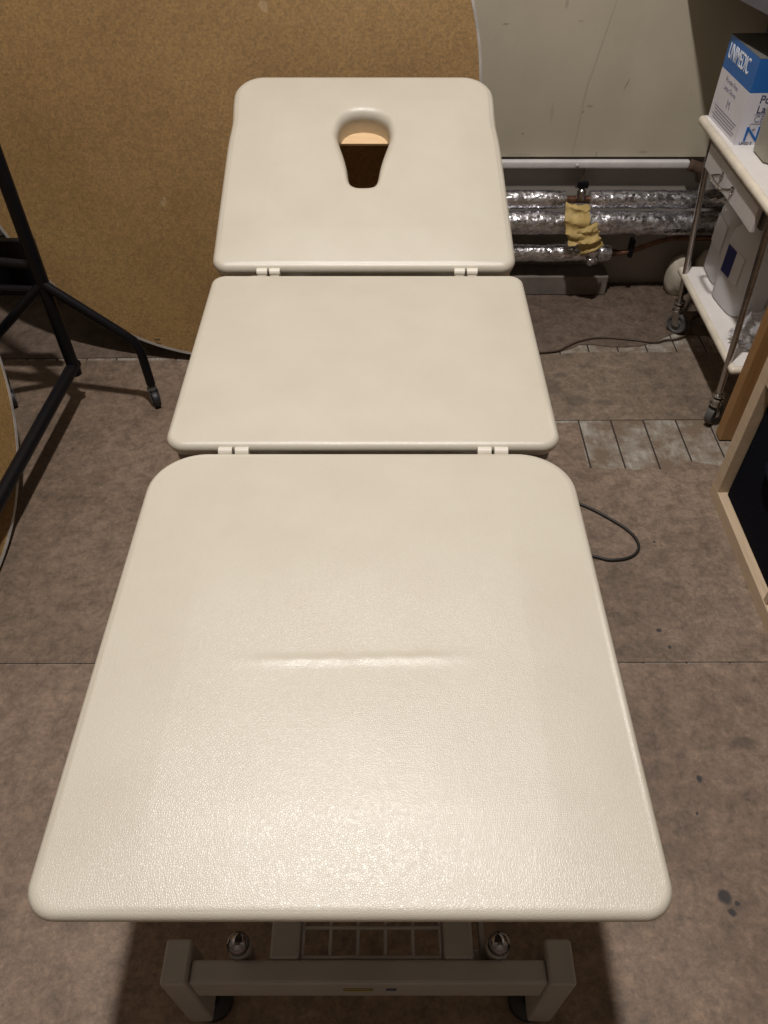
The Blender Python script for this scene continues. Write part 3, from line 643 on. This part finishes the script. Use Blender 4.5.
text('lettering', 'Latex', 0.026, NF(0.03, 0.077), M['darkprint'], gb)
text('lettering', 'CE', 0.022, NF(0.03, 0.056), M['greyprint'], gb)
text('lettering', 'NI', 0.050, NF(0.016, 0.010), M['blue'], gb, extr=0.0012, sx=1.1)
text('lettering', 'UNID S', 0.010, NF(0.012, 0.001), M['darkprint'], gb)
bm = bmesh.new()
for k in range(4):
    box(bm, (0.060, -0.0005, 0.165), (0.034, 0.0008, 0.0025), M4=RY(45 * k))
obj('snowflake_mark', bm, M['whiteprint'], gb)
bm = bmesh.new()
for (a, b, c, d) in ((0.028, 0.052, 0.05, 0.001), (0.028, 0.074, 0.05, 0.001), (0.026, 0.038, 0.001, 0.03), (0.052, 0.038, 0.001, 0.03), (0.078, 0.038, 0.001, 0.03)):
    box(bm, (a + c / 2, -0.0004, b), (c, 0.0008, d))
box(bm, (0.038, -0.0004, 0.038), (0.009, 0.0008, 0.002)); box(bm, (0.038, -0.0004, 0.038), (0.002, 0.0008, 0.009))
obj('symbol_marks', bm, M['greyprint'], gb)
# taupe canister
cn = thing('plastic_canister', 'taupe plastic canister on the trolley top in front of the glove box', 'canister', (1.002, 1.965, Gz))
def chbox(hx_, hy_, ch): return [(hx_, -hy_ + ch), (hx_, hy_ - ch), (hx_ - ch, hy_), (-hx_ + ch, hy_), (-hx_, hy_ - ch), (-hx_, -hy_ + ch), (-hx_ + ch, -hy_), (hx_ - ch, -hy_)]
bm = bmesh.new(); loops = []
for z, s in ((0, 0.93), (0.006, 1.0), (0.215, 1.0), (0.23, 0.92), (0.24, 0.6), (0.25, 0.4), (0.265, 0.4)):
    loops.append([bm.verts.new((x * s, y * s, z)) for x, y in chbox(0.075, 0.058, 0.022)])
for a, b in zip(loops, loops[1:]):
    for j in range(8): bm.faces.new((a[j], a[(j + 1) % 8], b[(j + 1) % 8], b[j]))
bm.faces.new(loops[0]); bm.faces.new(loops[-1]); obj('canister_body', bm, M['olive'], cn, True, 35)
bm = bmesh.new(); lathe(bm, [(0, 0.265), (0.022, 0.265), (0.022, 0.28), (0, 0.282)], 20); obj('canister_cap', bm, M['lid'], cn, True, 40)
# jugs on the lower shelf
def jug(label, loc, rz, h=0.27, hx_=0.055, hy_=0.085, blue=True):
    t = thing('plastic_jug', label, 'jug', loc, rz, None)
    bm = bmesh.new(); loops = []
    for z, s, sy in ((0, 0.9, 0.93), (0.008, 1.0, 1.0), (h * 0.30, 1.0, 1.0), (h * 0.32, 0.97, 0.98), (h * 0.36, 1, 1), (h * 0.66, 1.0, 1.0), (h * 0.76, 0.9, 0.92), (h * 0.86, 0.62, 0.62), (h * 0.92, 0.30, 0.22), (h, 0.28, 0.20)):
        ring = []
        for j in range(32):
            a = 2 * math.pi * j / 32; ca, sa = math.cos(a), math.sin(a); p = 2 / 4.5
            ring.append(bm.verts.new((hx_ * s * math.copysign(abs(ca) ** p, ca), hy_ * sy * math.copysign(abs(sa) ** p, sa), z)))
        loops.append(ring)
    for a, b in zip(loops, loops[1:]):
        for j in range(32): bm.faces.new((a[j], a[(j + 1) % 32], b[(j + 1) % 32], b[j]))
    bm.faces.new(loops[0]); bm.faces.new(loops[-1]); obj('jug_body', bm, M['jug'], t, True, 50)
    bm = bmesh.new(); tube(bm, smoothpath([(0, hy_ * 0.75, h * 0.72), (0, hy_ * 0.80, h * 0.90), (0, hy_ * 0.45, h * 1.0), (0, hy_ * 0.1, h * 0.93)], 5), 0.009, 12); obj('jug_handle', bm, M['jug'], t, True)
    bm = bmesh.new(); lathe(bm, [(0, h), (0.019, h), (0.019, h + 0.016), (0, h + 0.018)], 20); obj('jug_cap', bm, M['label'], t, True, 40)
    bm = bmesh.new(); box(bm, (-hx_ - 0.0008, 0, h * 0.48), (0.0016, hy_ * 1.35, h * 0.30), 0.0005, 1); lb = obj('jug_label', bm, M['label'], t)
    if blue:
        bm = bmesh.new(); box(bm, (-hx_ - 0.0022, hy_ * 0.25, h * 0.48), (0.0014, hy_ * 0.65, h * 0.29), 0.0004, 1); obj('label_panel', bm, M['bluelabel'], lb)
    return t
jug('clouded white plastic jug with a navy blue label on the lower trolley shelf', (1.020, 1.985, 0.2065), R(8), 0.27, 0.055, 0.073)
jug('clouded white plastic jug behind the blue-labelled one, nearest the pipes', (1.035, 2.145, 0.2065), R(-3), 0.28, 0.055, 0.068, blue=False)
# film bag
bm = bmesh.new(); bmesh.ops.create_icosphere(bm, subdivisions=4, radius=1.0); rnd = random.Random(11)
from mathutils import noise as mn
for v in bm.verts:
    k = 1 + 0.35 * mn.noise(v.co * 2.3) + 0.22 * mn.noise(v.co * 6); v.co = Vector((v.co.x * 0.085 * k, v.co.y * 0.055 * k, max(v.co.z * 0.052 * k, -0.042)))
o = obj('plastic_bag', bm, M['film'], None, True, 50); o.location = (1.03, 1.775, 0.2065 + 0.0425); tag(o, 'crumpled clear plastic bag at the near end of the lower trolley shelf', 'bag')
# off-white rounded bundles near the wall
for i, (x, y, sx, sy, sz, lab) in enumerate(((1.000, 2.402, 0.040, 0.045, 0.075, 'dirty white rounded bundle by the wall, left of its twin behind the trolley'), (1.088, 2.395, 0.042, 0.05, 0.085, 'dirty white rounded bundle behind the trolley, hard behind the far jug'))):
    bm = bmesh.new(); bmesh.ops.create_icosphere(bm, subdivisions=4, radius=1.0)
    for v in bm.verts:
        k = 1 + 0.10 * mn.noise(v.co * 1.7 + Vector((i * 5, 0, 0))) + 0.03 * mn.noise(v.co * 6); v.co = Vector((v.co.x * sx * k, v.co.y * sy * k, max(v.co.z * sz * k, -sz * 0.85)))
    o = obj('cloth_bundle', bm, M['sack'], None, True); o.location = (x, y, sz * 0.85); tag(o, lab, 'bundle', 'white bundles behind the trolley')

# ---------------------------------------------------------------- timber and storage unit
bm = bmesh.new(); box(bm, (0, 0, 0.42), (0.048, 0.034, 0.84), 0.002, 1); tm = obj('timber_post', bm, M['timber']); tm.location = (0.952, 1.640, 0.0); tm.rotation_euler = (R(-1.5), R(1.0), 0); tag(tm, 'brown timber batten standing upright between the trolley and the storage unit', 'timber')
UX = 0.842; UD = 0.36
un = thing('storage_unit', 'pale birch cube storage unit with dark fabric bins at the right edge', 'storage unit', (UX, 1.42, 0))
def ub(name, x0, x1, y0, y1, z0, z1): return obj(name, B((((x0 + x1) / 2, (y0 + y1) / 2, (z0 + z1) / 2), (x1 - x0, y1 - y0, z1 - z0)), bev=0.0008, seg=1), M['birch'], un)
ub('side_panel', 0, UD, -0.036, 0, 0.036, 0.736); ub('side_panel', 0, UD, -1.112, -1.076, 0.036, 0.736)
ub('bottom_panel', 0, UD, -1.112, 0, 0, 0.036); ub('top_panel', 0, UD, -1.112, 0, 0.736, 0.772)
ub('middle_shelf', 0.002, UD, -1.076, -0.036, 0.371, 0.387)
for k in (1, 2): ub('divider', 0.002, UD, -0.036 - 0.336 * k - 0.016 * (k - 1) - 0.016, -0.036 - 0.336 * k - 0.016 * (k - 1), 0.036, 0.371)
for k in (1, 2): ub('divider', 0.002, UD, -0.036 - 0.336 * k - 0.016 * (k - 1) - 0.016, -0.036 - 0.336 * k - 0.016 * (k - 1), 0.387, 0.736)
ub('back_panel', UD - 0.006, UD, -1.076, -0.036, 0.036, 0.736)
def bin_(y, lab):
    t = thing('fabric_bin', lab, 'storage bin', (UX + 0.022, y, 0.037), 0, 'fabric bins in the storage unit')
    bm = bmesh.new(); W, D, H_ = 0.322, 0.32, 0.30; th = 0.006
    for c, s in (((D / 2, 0, th / 2), (D, W, th)), ((th / 2, 0, H_ / 2), (th, W, H_)), ((D - th / 2, 0, H_ / 2), (th, W, H_)), ((D / 2, W / 2 - th / 2, H_ / 2), (D, th, H_)), ((D / 2, -W / 2 + th / 2, H_ / 2), (D, th, H_))): box(bm, c, s, 0.002, 1)
    obj('bin_body', bm, M['fabric'], t)
    bm = bmesh.new(); tube(bm, smoothpath([(-0.001, -0.05, 0.21), (-0.014, -0.04, 0.207), (-0.018, 0, 0.200), (-0.014, 0.04, 0.207), (-0.001, 0.05, 0.21)], 4), 0.006, 8); obj('bin_handle', bm, M['fabric'], t, True)
bin_(1.42 - 0.036 - 0.168, 'dark navy fabric bin in the lowest, farthest cube of the birch unit')
bin_(1.42 - 0.036 - 0.352 - 0.168, 'dark navy fabric bin beyond the divider, nearer the camera')

# ---------------------------------------------------------------- cables
bm = bmesh.new(); tube(bm, smoothpath([(0.05, 1.50, 0.0045), (0.25, 1.50, 0.0045), (0.40, 1.43, 0.0045), (0.494, 1.377, 0.0045), (0.543, 1.342, 0.0045), (0.601, 1.284, 0.0045), (0.617, 1.235, 0.0045), (0.593, 1.20, 0.0045), (0.542, 1.188, 0.0045), (0.493, 1.203, 0.0045), (0.35, 1.25, 0.0045), (0.15, 1.3, 0.0045)], 6), 0.0035, 8)
tag(obj('power_cable', bm, M['cable'], None, True), 'black cable looping out from under the right side of the couch', 'cable')
bm = bmesh.new(); tube(bm, smoothpath([(0.10, 2.03, 0.004), (0.401, 2.037, 0.004), (0.489, 2.037, 0.004), (0.545, 2.045, 0.005), (0.575, 2.065, 0.005), (0.624, 2.098, 0.005), (0.692, 2.118, 0.004), (0.78, 2.108, 0.004), (0.86, 2.092, 0.004), (0.90, 2.105, 0.004), (0.94, 2.112, 0.004), (0.99, 2.15, 0.004), (1.03, 2.24, 0.004), (1.20, 2.30, 0.004)], 6), 0.003, 8)
tag(obj('power_cable', bm, M['bcable'], None, True), 'thin brown cable crossing the floor to the far trolley castor', 'cable')
